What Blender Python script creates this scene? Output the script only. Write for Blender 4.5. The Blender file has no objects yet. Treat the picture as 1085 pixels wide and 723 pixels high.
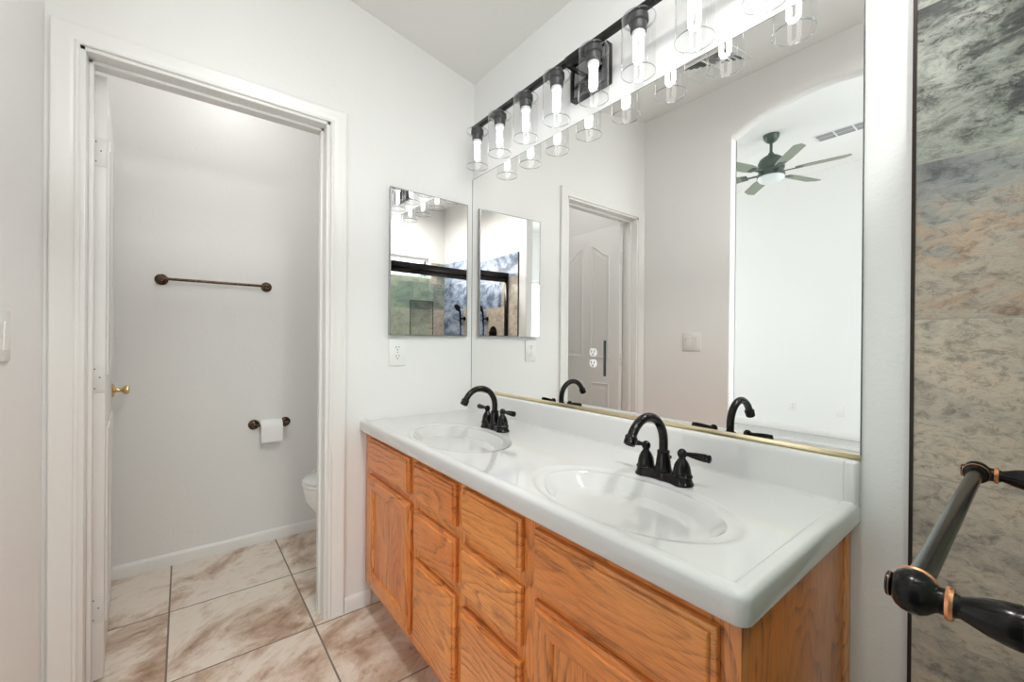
import bpy, bmesh, math, random
from mathutils import Vector, Matrix
random.seed(7)
PI = math.pi
scene = bpy.context.scene
C = scene.collection

# ------------------------------------------------------------------ camera
H = 1.1405
F_PX, YAW, PITCH, ROLL = 443.08, math.radians(38.155), math.radians(-.108), math.radians(.453)
f_ = Vector((math.sin(YAW)*math.cos(PITCH), math.cos(YAW)*math.cos(PITCH), math.sin(PITCH)))
r_ = Vector((math.cos(YAW), -math.sin(YAW), 0)); u_ = r_.cross(f_)
r2 = math.cos(ROLL)*r_ + math.sin(ROLL)*u_; u2 = -math.sin(ROLL)*r_ + math.cos(ROLL)*u_
cam_data = bpy.data.cameras.new('camera'); cam = bpy.data.objects.new('camera', cam_data); C.objects.link(cam)
cam_data.sensor_fit = 'HORIZONTAL'; cam_data.sensor_width = 36.0; cam_data.lens = F_PX/1085*36
cam_data.clip_start = .005; cam_data.clip_end = 100
mw = Matrix((r2, u2, -f_)).transposed().to_4x4(); mw.translation = Vector((0, 0, H)); cam.matrix_world = mw
scene.camera = cam

# ------------------------------------------------------------------ render settings, world, big lights
scene.view_settings.view_transform = 'Standard'
try: scene.view_settings.look = 'None'
except Exception: pass
scene.view_settings.gamma = 1.0
scene.view_settings.use_curve_mapping = False
scene.view_settings.exposure = -0.04
cy = scene.cycles
cy.use_denoising = True
cy.max_bounces = 14; cy.diffuse_bounces = 7; cy.glossy_bounces = 8; cy.transmission_bounces = 8; cy.transparent_max_bounces = 24
cy.caustics_reflective = True; cy.blur_glossy = .5; cy.caustics_refractive = False
cy.sample_clamp_indirect = 6.0
cy.use_adaptive_sampling = False

world = bpy.data.worlds.new('world'); scene.world = world; world.use_nodes = True
world.node_tree.nodes['Background'].inputs[0].default_value = (.75, .85, 1, 1)
world.node_tree.nodes['Background'].inputs[1].default_value = 1.5

BULB_STRENGTH = 7.0
def area(name, loc, rot, sx, sy, power, col=(1, 1, 1)):
    l = bpy.data.lights.new(name, 'AREA'); l.shape = 'RECTANGLE'; l.size = sx; l.size_y = sy; l.energy = power; l.color = col
    o = bpy.data.objects.new(name, l); o.location = loc; o.rotation_euler = rot; C.objects.link(o); return o
# daylight just outside each pane; the bedroom openings are unseen, added for light
area('fill_daylight_front', (-2.1, -2.75, 1.5), (math.radians(90), 0, 0), 2.6, 1.7, 115, (1, .995, .99))
area('fill_daylight_end', (-2.1, 4.95, 1.5), (math.radians(-90), 0, 0), 2.6, 1.7, 84, (1, .995, .99))
area('fill_daylight_patio', (-4.05, -.45, 1.12), (0, math.radians(-90), 0), 2.1, 2.9, 34, (1, .995, .99))  # added source, aimed through the arch to brighten the vanity side
area('daylight_shower', (.35, -1.12, 2.0), (math.radians(90), 0, 0), .95, .24, 22, (1, .985, .975))

sl_ = area('shower_fill_light', (.42, -.42, 2.562), (0, 0, 0), .15, .15, 17, (1, .995, .985)); sl_.data.shape = 'DISK'  # unseen fill lamp, added to even out the room's brightness
sl2_ = area('room_fill_light', (.34, .26, 2.578), (0, 0, 0), .15, .15, 10, (1, .995, .985)); sl2_.data.shape = 'DISK'  # second added fill lamp, out of view above the camera

# ------------------------------------------------------------------ key dimensions
XM = 1.156            # mirror wall
YF = 1.80             # far wall
XL = -.322            # left wall
YT = 2.70             # back of the toilet room
YB = -.86             # back of the shower
def ceil_z(x): return 2.437 + .194*(XM - x)

# ------------------------------------------------------------------ material helpers
class NT:
    def __init__(s, name):
        s.m = bpy.data.materials.new(name); s.m.use_nodes = True; s.t = s.m.node_tree
        s.b = s.t.nodes['Principled BSDF']; s.out = s.t.nodes['Material Output']
    def n(s, typ, ins=None, **props):
        nd = s.t.nodes.new('ShaderNode' + typ)
        for k, v in props.items(): setattr(nd, k, v)
        for k, v in (ins or {}).items(): s.put(nd.inputs[k], v)
        return nd
    def put(s, sock, v):
        if hasattr(v, 'is_output') or isinstance(v, bpy.types.NodeSocket): s.t.links.new(v, sock)
        else:
            if isinstance(v, (tuple, list)) and len(v) == 3 and sock.type == 'RGBA': v = (*v, 1)
            sock.default_value = v
    def math(s, op, a, b=0.0, c=None):
        ins = {0: a, 1: b}
        if c is not None: ins[2] = c
        return s.n('Math', ins, operation=op).outputs[0]
    def vec(s, x, y, z): return s.n('CombineXYZ', {0: x, 1: y, 2: z}).outputs[0]
    def xyz(s, v):
        o = s.n('SeparateXYZ', {0: v}).outputs; return o[0], o[1], o[2]
    def obj(s): return s.n('TexCoord').outputs['Object']
    def noise(s, v, scale, detail=4, rough=.55, dist=0.0, dim='3D'):
        return s.n('TexNoise', {'Vector': v, 'Scale': scale, 'Detail': detail, 'Roughness': rough, 'Distortion': dist}).outputs['Fac']
    def ramp(s, fac, stops, interp='LINEAR'):
        nd = s.n('ValToRGB', {'Fac': fac}); cr = nd.color_ramp; cr.interpolation = interp
        while len(cr.elements) > 1: cr.elements.remove(cr.elements[-1])
        for i, (p, c) in enumerate(stops):
            e = cr.elements[0] if i == 0 else cr.elements.new(p)
            e.position = p; e.color = (*c, 1) if len(c) == 3 else c
        return nd.outputs['Color']
    def mix(s, fac, a, b, blend='MIX'):
        nd = s.n('Mix', data_type='RGBA', blend_type=blend)
        s.put(nd.inputs[0], fac); s.put(nd.inputs[6], a); s.put(nd.inputs[7], b); return nd.outputs[2]
    def bump(s, h, strength=.2, dist=.002):
        s.t.links.new(s.n('Bump', {'Height': h, 'Strength': strength, 'Distance': dist}).outputs[0], s.b.inputs['Normal'])
    def set(s, **k):
        names = dict(color='Base Color', rough='Roughness', metal='Metallic', ior='IOR', spec='Specular IOR Level', coat='Coat Weight', coatr='Coat Roughness',
                     trans='Transmission Weight', emit='Emission Color', estr='Emission Strength')
        for a, v in k.items(): s.put(s.b.inputs[names[a]], v)
        return s

def plain(name, col, rough=.5, metal=0.0, **k):
    n = NT(name); n.set(color=col, rough=rough, metal=metal, **k); return n.m

def wall_paint(name, col=(.80, .793, .78), rough=.42, strength=.35):
    n = NT(name); v = n.obj()
    a = n.noise(v, 150, 2, .5); b = n.noise(v, 55, 3, .5)
    h = n.math('ADD', n.math('MULTIPLY', a, .5), b)
    n.set(color=col, rough=rough); n.bump(h, strength, .0022); return n.m

M = {}
M['wall'] = wall_paint('satin_white_wall_paint')
M['bed_wall'] = wall_paint('bedroom_wall_paint', (.83, .83, .82), .6, .2)
M['ceiling'] = wall_paint('ceiling_paint', (.83, .82, .80), .8, .25)
M['trim'] = plain('white_trim_enamel', (.80, .79, .77), .28)
M['door'] = plain('white_door_enamel', (.80, .79, .77), .38)
M['plastic'] = plain('white_plastic', (.82, .82, .80), .3)
M['slot'] = plain('dark_slot', (.02, .02, .02), .6)
M['porcelain'] = plain('porcelain', (.86, .86, .85), .08, coat=.5)
M['chrome'] = plain('brushed_steel', (.75, .75, .76), .22, 1.0)
M['steel'] = plain('dark_steel_edge', (.42, .42, .42), .3, 1.0)
M['hinge'] = plain('painted_hinge', (.72, .72, .70), .35)
M['brass'] = plain('brass', (.72, .55, .26), .22, 1.0)
M['gold'] = plain('gold_channel', (.80, .68, .42), .28, 1.0)
M['mirror'] = plain('mirror_silver', (.92, .915, .905), .0, 1.0)
M['mirror_edge'] = plain('mirror_edge', (.12, .13, .13), .25, .6)
M['black'] = plain('black_metal', (.025, .024, .023), .35, .6)
M['gloss_black'] = plain('glossy_black_metal', (.25, .26, .28), .08, 1.0)
M['paper'] = plain('tissue_paper', (.86, .86, .85), .9)
M['cardboard'] = plain('cardboard', (.45, .33, .22), .9)
M['grout_trim'] = plain('dark_bronze_edge_trim', (.035, .026, .02), .35, .7)
M['socket'] = plain('graphite_socket', (.07, .07, .07), .4, .5)
M['vent_dark'] = plain('vent_interior', (.10, .10, .10), .8)
M['vent'] = plain('white_vent_metal', (.78, .78, .765), .45)
M['fan_green'] = plain('dark_fan_metal', (.085, .115, .095), .35, .4)
M['blade'] = plain('grey_green_fan_blade', (.25, .28, .22), .5)
M['dome'] = plain('frosted_glass_dome', (.80, .84, .83), .3)
M['base_white'] = plain('ceramic_bulb_base', (.8, .8, .8), .4)

def bronze():
    n = NT('oil_rubbed_bronze'); v = n.obj()
    c = n.ramp(n.noise(v, 60, 3), [(.3, (.018, .017, .017)), (.7, (.035, .032, .030))])
    n.set(color=c, rough=.2, metal=.85); return n.m
M['bronze'] = bronze()
M['copper'] = plain('worn_copper_edge', (.75, .33, .17), .28, 1.0)
def brown_bronze():
    n = NT('brown_bronze'); v = n.obj()
    c = n.ramp(n.noise(v, 90, 3), [(.35, (.03, .022, .017)), (.65, (.16, .10, .06))])
    n.set(color=c, rough=.3, metal=.9); return n.m
M['brown_bronze'] = brown_bronze()

def thin_glass(name, tint, base=.04):
    n = NT(name); t = n.t
    lw = n.n('LayerWeight', {'Blend': .5}).outputs['Facing']
    fac = n.math('ADD', n.math('MULTIPLY', n.math('POWER', lw, 4.0), .75), base)
    tr = n.n('BsdfTransparent', {'Color': (*tint, 1)}); gl = n.n('BsdfGlossy', {'Color': (1, 1, 1, 1), 'Roughness': 0.0})
    mx = n.n('MixShader'); t.links.new(fac, mx.inputs[0]); t.links.new(tr.outputs[0], mx.inputs[1]); t.links.new(gl.outputs[0], mx.inputs[2])
    t.links.new(mx.outputs[0], n.out.inputs[0]); return n.m
M['shade_glass'] = thin_glass('clear_shade_glass', (.955, .96, .962), .035)
M['rim_glass'] = thin_glass('shade_rim_glass', (.70, .72, .73), .16)
M['door_glass'] = thin_glass('shower_glass', (.90, .95, .925), .05)
M['pane'] = thin_glass('window_glass', (.95, .97, .96), .04)

def emit(name, col, st):
    n = NT(name); n.set(color=(0, 0, 0), emit=(*col, 1), estr=st); return n.m
M['bulb'] = emit('lit_bulb', (1, .985, .97), BULB_STRENGTH)
M['lamp_dome'] = emit('lit_ceiling_dome', (1, .995, .98), 19)

def marble():
    n = NT('cultured_marble'); v = n.obj()
    c = n.ramp(n.noise(v, 3.0, 3, .5, .4), [(.3, (.69, .68, .67)), (.7, (.71, .70, .69))])
    n.set(color=c, rough=.09, coat=.4, coatr=.03); return n.m
M['marble'] = marble()

def oak(name, along, tone=1.0):
    n = NT(name); v = n.obj(); x, y, z = n.xyz(v)
    rnd = n.n('ObjectInfo').outputs['Random']
    off = n.math('MULTIPLY', rnd, 37.0)
    if along == 'y': l, a, c = y, z, x
    elif along == 'z': l, a, c = z, y, x
    else: l, a, c = x, z, y
    # cathedral figure: rings warped by slow noise stretched along the grain
    w = n.noise(n.vec(n.math('ADD', n.math('MULTIPLY', l, 2.2), off), n.math('MULTIPLY', a, 7.0), n.math('MULTIPLY', c, 7.0)), 1.0, 1.5, .45)
    w2 = n.noise(n.vec(n.math('ADD', n.math('MULTIPLY', l, 12), off), n.math('MULTIPLY', a, 55.0), n.math('MULTIPLY', c, 55.0)), 1.0, 3, .6)
    ring = n.math('ADD', n.math('MULTIPLY', w, 13.0), n.math('MULTIPLY', w2, .55))
    ring = n.math('ADD', ring, n.math('MULTIPLY', a, 26.0))
    fr = n.math('FRACT', ring)
    band = n.ramp(fr, [(0, (0, 0, 0)), (.12, (1, 1, 1)), (.30, (.55, .55, .55)), (.55, (.12, .12, .12)), (1, (0, 0, 0))])
    fine = n.noise(n.vec(n.math('ADD', n.math('MULTIPLY', l, 16), off), n.math('MULTIPLY', a, 620.0), n.math('MULTIPLY', c, 620.0)), 1.0, 3, .6)
    brk = n.noise(n.vec(n.math('ADD', n.math('MULTIPLY', l, 30), off), n.math('MULTIPLY', a, 260.0), n.math('MULTIPLY', c, 260.0)), 1.0, 3, .6)
    patch = n.noise(n.vec(n.math('ADD', n.math('MULTIPLY', l, 3), off), n.math('MULTIPLY', a, 12), n.math('MULTIPLY', c, 12)), 1.0, 2, .5)
    bfac = n.math('MULTIPLY', n.n('RGBToBW', {0: band}).outputs[0], n.ramp(brk, [(.36, (.15,)*3), (.56, (1,)*3)]))
    bfac = n.math('MULTIPLY', bfac, n.ramp(patch, [(.36, (.25,)*3), (.56, (1,)*3)]))
    base = n.ramp(n.noise(n.vec(n.math('ADD', l, off), n.math('MULTIPLY', a, 3), c), 1.5, 2), [(.3, (.74*tone, .215*tone, .045*tone)), (.7, (.88*tone, .335*tone, .085*tone))])
    col = n.mix(n.math('MULTIPLY', bfac, .80), base, (.24*tone, .058*tone, .013*tone))
    ff = n.ramp(fine, [(.34, (.50, .42, .36)), (.50, (1, 1, 1))])
    col = n.mix(.85, col, ff, 'MULTIPLY')
    n.set(color=col, rough=.33, coat=.3, coatr=.18); n.bump(fine, .12, .0006); return n.m
M['oak_h'] = oak('oak_grain_across', 'y'); M['oak_v'] = oak('oak_grain_upright', 'z'); M['oak_side'] = oak('oak_side_panel', 'z', 1.0)

def floor_tile():
    n = NT('stone_look_floor_tile'); v = n.obj(); x, y, z = n.xyz(v)
    T = .457
    gx = n.math('DIVIDE', n.math('ADD', x, .041 + T*20), T); gy = n.math('DIVIDE', n.math('ADD', y, -2.235 + T*20), T)
    fx, fy = n.math('FRACT', gx), n.math('FRACT', gy)
    ix, iy = n.math('FLOOR', gx), n.math('FLOOR', gy)
    rnd = n.n('TexWhiteNoise', {'Vector': n.vec(ix, iy, 0)}, noise_dimensions='3D').outputs['Color']
    r0, r1, r2_ = n.xyz(rnd)
    # veining running on the diagonal of each tile
    px = n.math('ADD', n.math('MULTIPLY', x, .80), n.math('MULTIPLY', y, .60)); py = n.math('SUBTRACT', n.math('MULTIPLY', y, .80), n.math('MULTIPLY', x, .60))
    q = n.vec(n.math('ADD', n.math('MULTIPLY', px, 2.6), n.math('MULTIPLY', r0, 40)), n.math('ADD', n.math('MULTIPLY', py, 4.4), n.math('MULTIPLY', r1, 40)), 0)
    big = n.noise(q, 1.0, 9, .68, .5)
    q2 = n.vec(n.math('ADD', n.math('MULTIPLY', px, 14), n.math('MULTIPLY', r1, 20)), n.math('ADD', n.math('MULTIPLY', py, 22), r0), 0)
    sm = n.noise(q2, 1.0, 8, .75, .3)
    col = n.ramp(big, [(.32, (.37, .24, .165)), (.40, (.50, .36, .265)), (.47, (.66, .54, .44)), (.54, (.78, .70, .61)), (.66, (.74, .66, .575)), (.78, (.62, .53, .46))])
    spk = n.ramp(sm, [(.36, (.66, .57, .50)), (.48, (1, 1, 1))])
    col = n.mix(n.ramp(big, [(.40, (.9,)*3), (.58, (.25,)*3)]), col, spk, 'MULTIPLY')
    g = .0075
    e = n.math('MINIMUM', n.math('MINIMUM', fx, n.math('SUBTRACT', 1.0, fx)), n.math('MINIMUM', fy, n.math('SUBTRACT', 1.0, fy)))
    tile = n.math('GREATER_THAN', e, g*.5 + .003)
    col = n.mix(tile, (.20, .165, .135), col)
    n.set(color=col, rough=n.math('SUBTRACT', .62, n.math('MULTIPLY', tile, .30)))
    n.bump(n.math('ADD', n.math('MULTIPLY', tile, 1.0), n.math('MULTIPLY', sm, .12)), .4, .002); return n.m
M['floor'] = floor_tile()

def slate(name, uax, u0, mode):
    """rectified slate-look wall tile .61 x .3085, half offset; mode picks how rows take their colours"""
    n = NT(name); v = n.obj(); x, y, z = n.xyz(v)
    u = {'x': x, 'y': y}[uax]
    rz = n.math('DIVIDE', n.math('ADD', z, -.571 + .3085*10), .3085); row = n.math('FLOOR', rz); fz = n.math('FRACT', rz)
    sh = n.math('MULTIPLY', n.math('MODULO', row, 2.0), .5)
    cu = n.math('ADD', n.math('DIVIDE', n.math('ADD', u, -u0 + 6.10), .61), sh); colm = n.math('FLOOR', cu); fu = n.math('FRACT', cu)
    rnd = n.n('TexWhiteNoise', {'Vector': n.vec(row, colm, {'x': 3.0, 'y': 8.0}[uax])}, noise_dimensions='3D').outputs['Color']
    r0, r1, r2_ = n.xyz(rnd)
    q = n.vec(n.math('ADD', u, n.math('MULTIPLY', r0, 30)), n.math('ADD', n.math('MULTIPLY', z, 1.5), n.math('MULTIPLY', r1, 30)), n.math('MULTIPLY', r2_, 9))
    big = n.noise(q, 3.4, 6, .62, 1.2); mid = n.noise(q, 11, 8, .72, .8); fin = n.noise(q, 38, 8, .75, .5)
    A = n.ramp(n.math('ADD', n.math('MULTIPLY', mid, .55), n.math('MULTIPLY', big, .45)), [(.36, (.02, .022, .021)), (.44, (.06, .068, .058)), (.49, (.22, .235, .20)), (.56, (.38, .385, .34)), (.64, (.16, .185, .15)), (.72, (.32, .20, .15))])
    A = n.mix(n.math('MULTIPLY', n.ramp(fin, [(.42, (1, 1, 1)), (.47, (0, 0, 0))]), n.ramp(big, [(.40, (1, 1, 1)), (.60, (0, 0, 0))])), A, (.05, .045, .04))
    Bc = n.ramp(n.math('ADD', n.math('MULTIPLY', n.math('ADD', big, n.math('MULTIPLY', n.math('SUBTRACT', 1.37, z), .75)), .8), n.math('MULTIPLY', mid, .2)), [(.30, (.13, .13, .13)), (.40, (.25, .255, .25)), (.47, (.34, .32, .29)), (.53, (.46, .33, .24)), (.60, (.44, .38, .32)), (.70, (.42, .27, .18))])
    Cc = n.ramp(n.math('ADD', n.math('MULTIPLY', big, .6), n.math('MULTIPLY', mid, .4)), [(.30, (.22, .20, .175)), (.42, (.38, .335, .28)), (.50, (.52, .45, .37)), (.57, (.58, .48, .375)), (.66, (.60, .50, .40)), (.76, (.34, .30, .26))])
    D = n.ramp(n.math('ADD', n.math('MULTIPLY', big, .6), n.math('MULTIPLY', mid, .4)), [(.34, (.03, .035, .05)), (.45, (.12, .16, .24)), (.53, (.34, .42, .55)), (.60, (.50, .53, .58)), (.70, (.16, .13, .13))])
    G = n.ramp(big, [(.30, (.09, .12, .10)), (.5, (.25, .29, .24)), (.62, (.40, .38, .28)), (.75, (.45, .25, .12))])
    if mode == 'right':
        s1 = n.math('GREATER_THAN', z, 1.497); s2 = n.math('GREATER_THAN', z, 1.188)
        col = n.mix(s2, Cc, Bc); col = n.mix(s1, col, A)
        # tiles deeper inside the shower vary freely
        inn = n.math('MULTIPLY', n.math('LESS_THAN', colm, 9.0), 1.0)
        alt = n.mix(n.math('GREATER_THAN', r2_, .5), G, D); col = n.mix(inn, col, alt)
    elif mode == 'left':
        col = n.mix(n.math('GREATER_THAN', r2_, .88), D, Cc)
    else:
        col = n.mix(n.math('GREATER_THAN', r2_, .45), G, Cc); col = n.mix(n.math('GREATER_THAN', r2_, .9), col, Bc)
    col = n.mix(.8, col, n.ramp(fin, [(.36, (.42, .41, .40)), (.50, (1, 1, 1)), (.66, (1.12, 1.12, 1.12))]), 'MULTIPLY')
    ez = n.math('MULTIPLY', n.math('MINIMUM', fz, n.math('SUBTRACT', 1.0, fz)), .3085); eu = n.math('MULTIPLY', n.math('MINIMUM', fu, n.math('SUBTRACT', 1.0, fu)), .61)
    tile = n.math('GREATER_THAN', n.math('MINIMUM', ez, eu), .0016)
    col = n.mix(tile, (.36, .33, .29), col)
    n.set(color=col, rough=.42); n.bump(n.math('ADD', tile, n.math('MULTIPLY', fin, .9)), .6, .003); return n.m
M['slate_right'] = slate('slate_tile_right', 'y', .166, 'right')
M['slate_left'] = slate('slate_tile_left', 'y', .166, 'left')
M['slate_back'] = slate('slate_tile_back', 'x', .40, 'back')

def carpet():
    n = NT('pale_carpet'); v = n.obj()
    f = n.noise(v, 220, 4, .7); c = n.ramp(n.noise(v, 30, 4, .6), [(.3, (.50, .50, .48)), (.7, (.62, .62, .60))])
    n.set(color=c, rough=.95); n.bump(f, .8, .006); return n.m
M['carpet'] = carpet()

# ------------------------------------------------------------------ geometry helpers
class B:
    def __init__(s): s.bm = bmesh.new(); s.mi = 0
    def _add(s, verts, faces, mi=None):
        vs = [s.bm.verts.new(v) for v in verts]; out = []
        for f in faces:
            try:
                fc = s.bm.faces.new([vs[i] for i in f]); fc.material_index = s.mi if mi is None else mi; out.append(fc)
            except ValueError: pass
        return vs, out
    def box(s, x0, x1, y0, y1, z0, z1, bev=0.0, seg=2):
        tmp = bmesh.new()
        vs = [tmp.verts.new((x, y, z)) for x in (x0, x1) for y in (y0, y1) for z in (z0, z1)]
        for f in ((0, 1, 3, 2), (4, 6, 7, 5), (0, 4, 5, 1), (2, 3, 7, 6), (0, 2, 6, 4), (1, 5, 7, 3)): tmp.faces.new([vs[i] for i in f])
        if bev: bmesh.ops.bevel(tmp, geom=list(tmp.edges), offset=bev, segments=seg, profile=.5, affect='EDGES')
        s.merge(tmp); return s
    def merge(s, tmp, mat=None):
        tmp.verts.index_update()
        vs = [s.bm.verts.new(mat @ v.co if mat else v.co) for v in tmp.verts]
        for f in tmp.faces:
            try: fc = s.bm.faces.new([vs[v.index] for v in f.verts]); fc.material_index = s.mi
            except ValueError: pass
        tmp.free()
    def rings(s, rings, closed=True, cap0=True, cap1=True):
        idx = []; verts = []
        for r in rings: idx.append(range(len(verts), len(verts)+len(r))); verts += [tuple(p) for p in r]
        faces = []; k = len(rings[0])
        for a, b in zip(idx[:-1], idx[1:]):
            for i in range(k if closed else k-1):
                j = (i+1) % k; faces.append((a[i], a[j], b[j], b[i]))
        if cap0: faces.append(tuple(reversed(idx[0])))
        if cap1: faces.append(tuple(idx[-1]))
        s._add(verts, faces); return s
    def lathe(s, prof, o=(0, 0, 0), axis=(0, 0, 1), n=32, cap0=True, cap1=True):
        """prof: (radius, height along axis)"""
        ax = Vector(axis).normalized(); t = Vector((1, 0, 0)) if abs(ax.x) < .9 else Vector((0, 1, 0))
        a = (t - ax*t.dot(ax)).normalized(); b = ax.cross(a); o = Vector(o)
        rs = [[o + ax*h + (a*math.cos(2*PI*i/n) + b*math.sin(2*PI*i/n))*max(r, 1e-5) for i in range(n)] for r, h in prof]
        return s.rings(rs, True, cap0, cap1)
    def tube(s, pts, rad, n=16):
        pts = [Vector(p) for p in pts]; rad = rad if isinstance(rad, (list, tuple)) else [rad]*len(pts)
        tans = [((pts[min(i+1, len(pts)-1)] - pts[max(i-1, 0)]).normalized()) for i in range(len(pts))]
        t = tans[0]; ref = Vector((0, 0, 1)) if abs(t.z) < .9 else Vector((1, 0, 0))
        a = (ref - t*ref.dot(t)).normalized(); rs = []
        for p, t, r in zip(pts, tans, rad):
            a = (a - t*a.dot(t)).normalized(); b = t.cross(a)
            rs.append([p + (a*math.cos(2*PI*i/n) + b*math.sin(2*PI*i/n))*r for i in range(n)])
        return s.rings(rs)
    def prism(s, poly, axis, a, b):
        """poly in the plane of the two other axes (in x,y,z order)"""
        def P(p, h): return {'x': (h, p[0], p[1]), 'y': (p[0], h, p[1]), 'z': (p[0], p[1], h)}[axis]
        return s.rings([[P(p, a) for p in poly], [P(p, b) for p in poly]])
    def ball(s, c, r, n=20, m=12, sc=(1, 1, 1)):
        prof = [(math.sin(PI*i/m), -math.cos(PI*i/m)) for i in range(m+1)]
        rs = [[(c[0]+r*sc[0]*max(q, 1e-4)*math.cos(2*PI*i/n), c[1]+r*sc[1]*max(q, 1e-4)*math.sin(2*PI*i/n), c[2]+r*sc[2]*h) for i in range(n)] for q, h in prof]
        return s.rings(rs)

def world_loc(o):
    v = Vector((0, 0, 0))
    while o is not None: v = v + Vector(o.location); o = o.parent
    return v
def obj(name, b, mat, parent=None, local=False, smooth=35, weld=True):
    bm = b.bm if isinstance(b, B) else b
    if weld: bmesh.ops.remove_doubles(bm, verts=bm.verts, dist=1e-6)
    bmesh.ops.recalc_face_normals(bm, faces=bm.faces)
    if parent is not None and not local:
        bmesh.ops.translate(bm, vec=-world_loc(parent), verts=bm.verts)
    me = bpy.data.meshes.new(name); bm.to_mesh(me); bm.free()
    for m in (mat if isinstance(mat, (list, tuple)) else [mat]): me.materials.append(m)
    if smooth:
        me.shade_smooth(); me.set_sharp_from_angle(angle=math.radians(smooth))
    o = bpy.data.objects.new(name, me); C.objects.link(o)
    if parent is not None: o.parent = parent
    return o
def centre(o):
    """put a single-mesh thing's origin at the middle of its base"""
    me = o.data; xs = [v.co for v in me.vertices]
    c = Vector(((min(v.x for v in xs)+max(v.x for v in xs))/2, (min(v.y for v in xs)+max(v.y for v in xs))/2, min(v.z for v in xs)))
    me.transform(Matrix.Translation(-c)); o.location = c; return o
def thing(name, label, cat, loc=(0, 0, 0), rotz=0, group=None):
    o = bpy.data.objects.new(name, None); C.objects.link(o); o.location = loc; o.rotation_euler = (0, 0, rotz); o.empty_display_size = .05
    o['label'] = label; o['category'] = cat; o['kind'] = 'thing'
    if group: o['group'] = group
    return o
def struct(name, b, mat, label=None, parent=None, **k):
    o = obj(name, b, mat, parent, **k)
    if parent is None:
        o['kind'] = 'structure'; o['category'] = name.split('_')[0]
        if label: o['label'] = label
    return o
def dup(root, loc, label, parent=None):
    r = root.copy(); C.objects.link(r); r.location = loc
    if label: r['label'] = label
    if parent is not None: r.parent = parent
    for ch in list(root.children):
        c = ch.copy(); C.objects.link(c); c.parent = r
        for g in list(ch.children):
            d = g.copy(); C.objects.link(d); d.parent = c
            for h in list(g.children):
                e = h.copy(); C.objects.link(e); e.parent = d
    return r

# ================================================================== STRUCTURE
b = B(); b.box(-.40, 1.32, YB-.2, YT+.12, -.06, 0); struct('floor', b, M['floor'], 'beige stone-look square floor tiles with brown veining', smooth=0)
b = B(); b.box(-4.0, -.40, -2.8, 5.0, -.06, -.002); struct('floor_bedroom', b, M['carpet'], 'pale grey bedroom carpet seen in the mirror', smooth=0)

b = B(); x0, x1 = -.42, 1.32
poly = [(x0, ceil_z(x0)), (x1, ceil_z(x1)), (x1, ceil_z(x1)+.1), (x0, ceil_z(x0)+.1)]
b.prism(poly, 'y', YB-.2, YT+.12); struct('ceiling', b, M['ceiling'], 'sloping off-white bathroom ceiling', smooth=0)
def bed_ceil(x): return 3.13 + .07*(-2.12 - x)
b = B(); poly = [(-4.0, bed_ceil(-4.0)), (-.30, bed_ceil(-.30)), (-.30, bed_ceil(-.30)+.1), (-4.0, bed_ceil(-4.0)+.1)]
b.prism(poly, 'y', -2.8, 5.0); struct('ceiling_bedroom', b, M['ceiling'], 'bright bedroom ceiling with the fan', smooth=0)

# far wall with the doorway (x -.24 .. .456, up to 2.012)
DX0, DX1, DZ = -.250, .466, 2.022
WT = 1.915
b = B()
zt = 2.8
b.box(XL-.1, DX0, YF, WT, 0, zt); b.box(DX1, XM+.02, YF, WT, 0, zt); b.box(DX0, DX1, YF, WT, DZ, zt)
struct('wall_far', b, M['wall'], 'white wall with the doorway to the toilet room', smooth=0)
b = B(); b.box(XM, XM+.15, YB-.15, YT+.1, 0, 2.6); struct('wall_right', b, M['wall'], 'textured white wall behind the vanity mirror', smooth=0)
b = B(); b.box(-.50, XM+.02, YT, YT+.12, 0, 2.95); struct('wall_toilet_back', b, M['wall'], 'white toilet room wall with the towel bar', smooth=0)
b = B(); b.box(-.42, -.405, WT-.02, YT+.02, 0, 2.95); struct('wall_toilet_left', b, M['wall'], 'white toilet room wall behind the open door', smooth=0)

# left wall with arched opening (y AY0..AY1)
AY0, AY1, ASP, ACR = .285, 1.19, 2.385, 2.505
hw = (AY1-AY0)/2; rise = ACR-ASP; Rr = (hw*hw + rise*rise)/(2*rise); cyy = (AY0+AY1)/2
arc = []
for i in range(25):
    y = AY1 - (AY1-AY0)*i/24; arc.append((y, ASP + math.sqrt(max(Rr*Rr-(y-cyy)**2, 0)) - (Rr-rise)))
def arch_wall():
    tmp = bmesh.new(); top = 3.2; ylo, yhi = YB-.15, 5.0
    path = [(AY1, 0)] + arc + [(AY0, 0)]
    rows = []
    for xx in (XL, XL-.08):
        rows.append([tmp.verts.new((xx, y, z)) for y, z in path])
    outer = []
    for xx in (XL, XL-.08):
        outer.append([tmp.verts.new((xx, yhi, 0)), tmp.verts.new((xx, yhi, top))] + [tmp.verts.new((xx, y, top)) for y, z in arc] + [tmp.verts.new((xx, ylo, top)), tmp.verts.new((xx, ylo, 0))])
    for k in (0, 1):
        p, o = rows[k], outer[k]; n = len(arc)
        tmp.faces.new([o[0], o[1], o[2], p[1], p[0]])
        for i in range(n-1): tmp.faces.new([p[1+i], o[2+i], o[3+i], p[2+i]])
        tmp.faces.new([p[n], o[n+1], o[n+2], o[n+3], p[n+1]])
    for i in range(len(path)-1): tmp.faces.new([rows[0][i], rows[0][i+1], rows[1][i+1], rows[1][i]])
    edges = [e for e in tmp.edges if (e.verts[0] in rows[0] and e.verts[1] in rows[0]) or (e.verts[0] in rows[1] and e.verts[1] in rows[1])]
    o = outer
    for i in range(len(o[0])-1): tmp.faces.new([o[0][i], o[1][i], o[1][i+1], o[0][i+1]])
    bmesh.ops.bevel(tmp, geom=edges, offset=.016, segments=4, profile=.5, affect='EDGES')
    bb = B(); bb.merge(tmp); return bb
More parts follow.
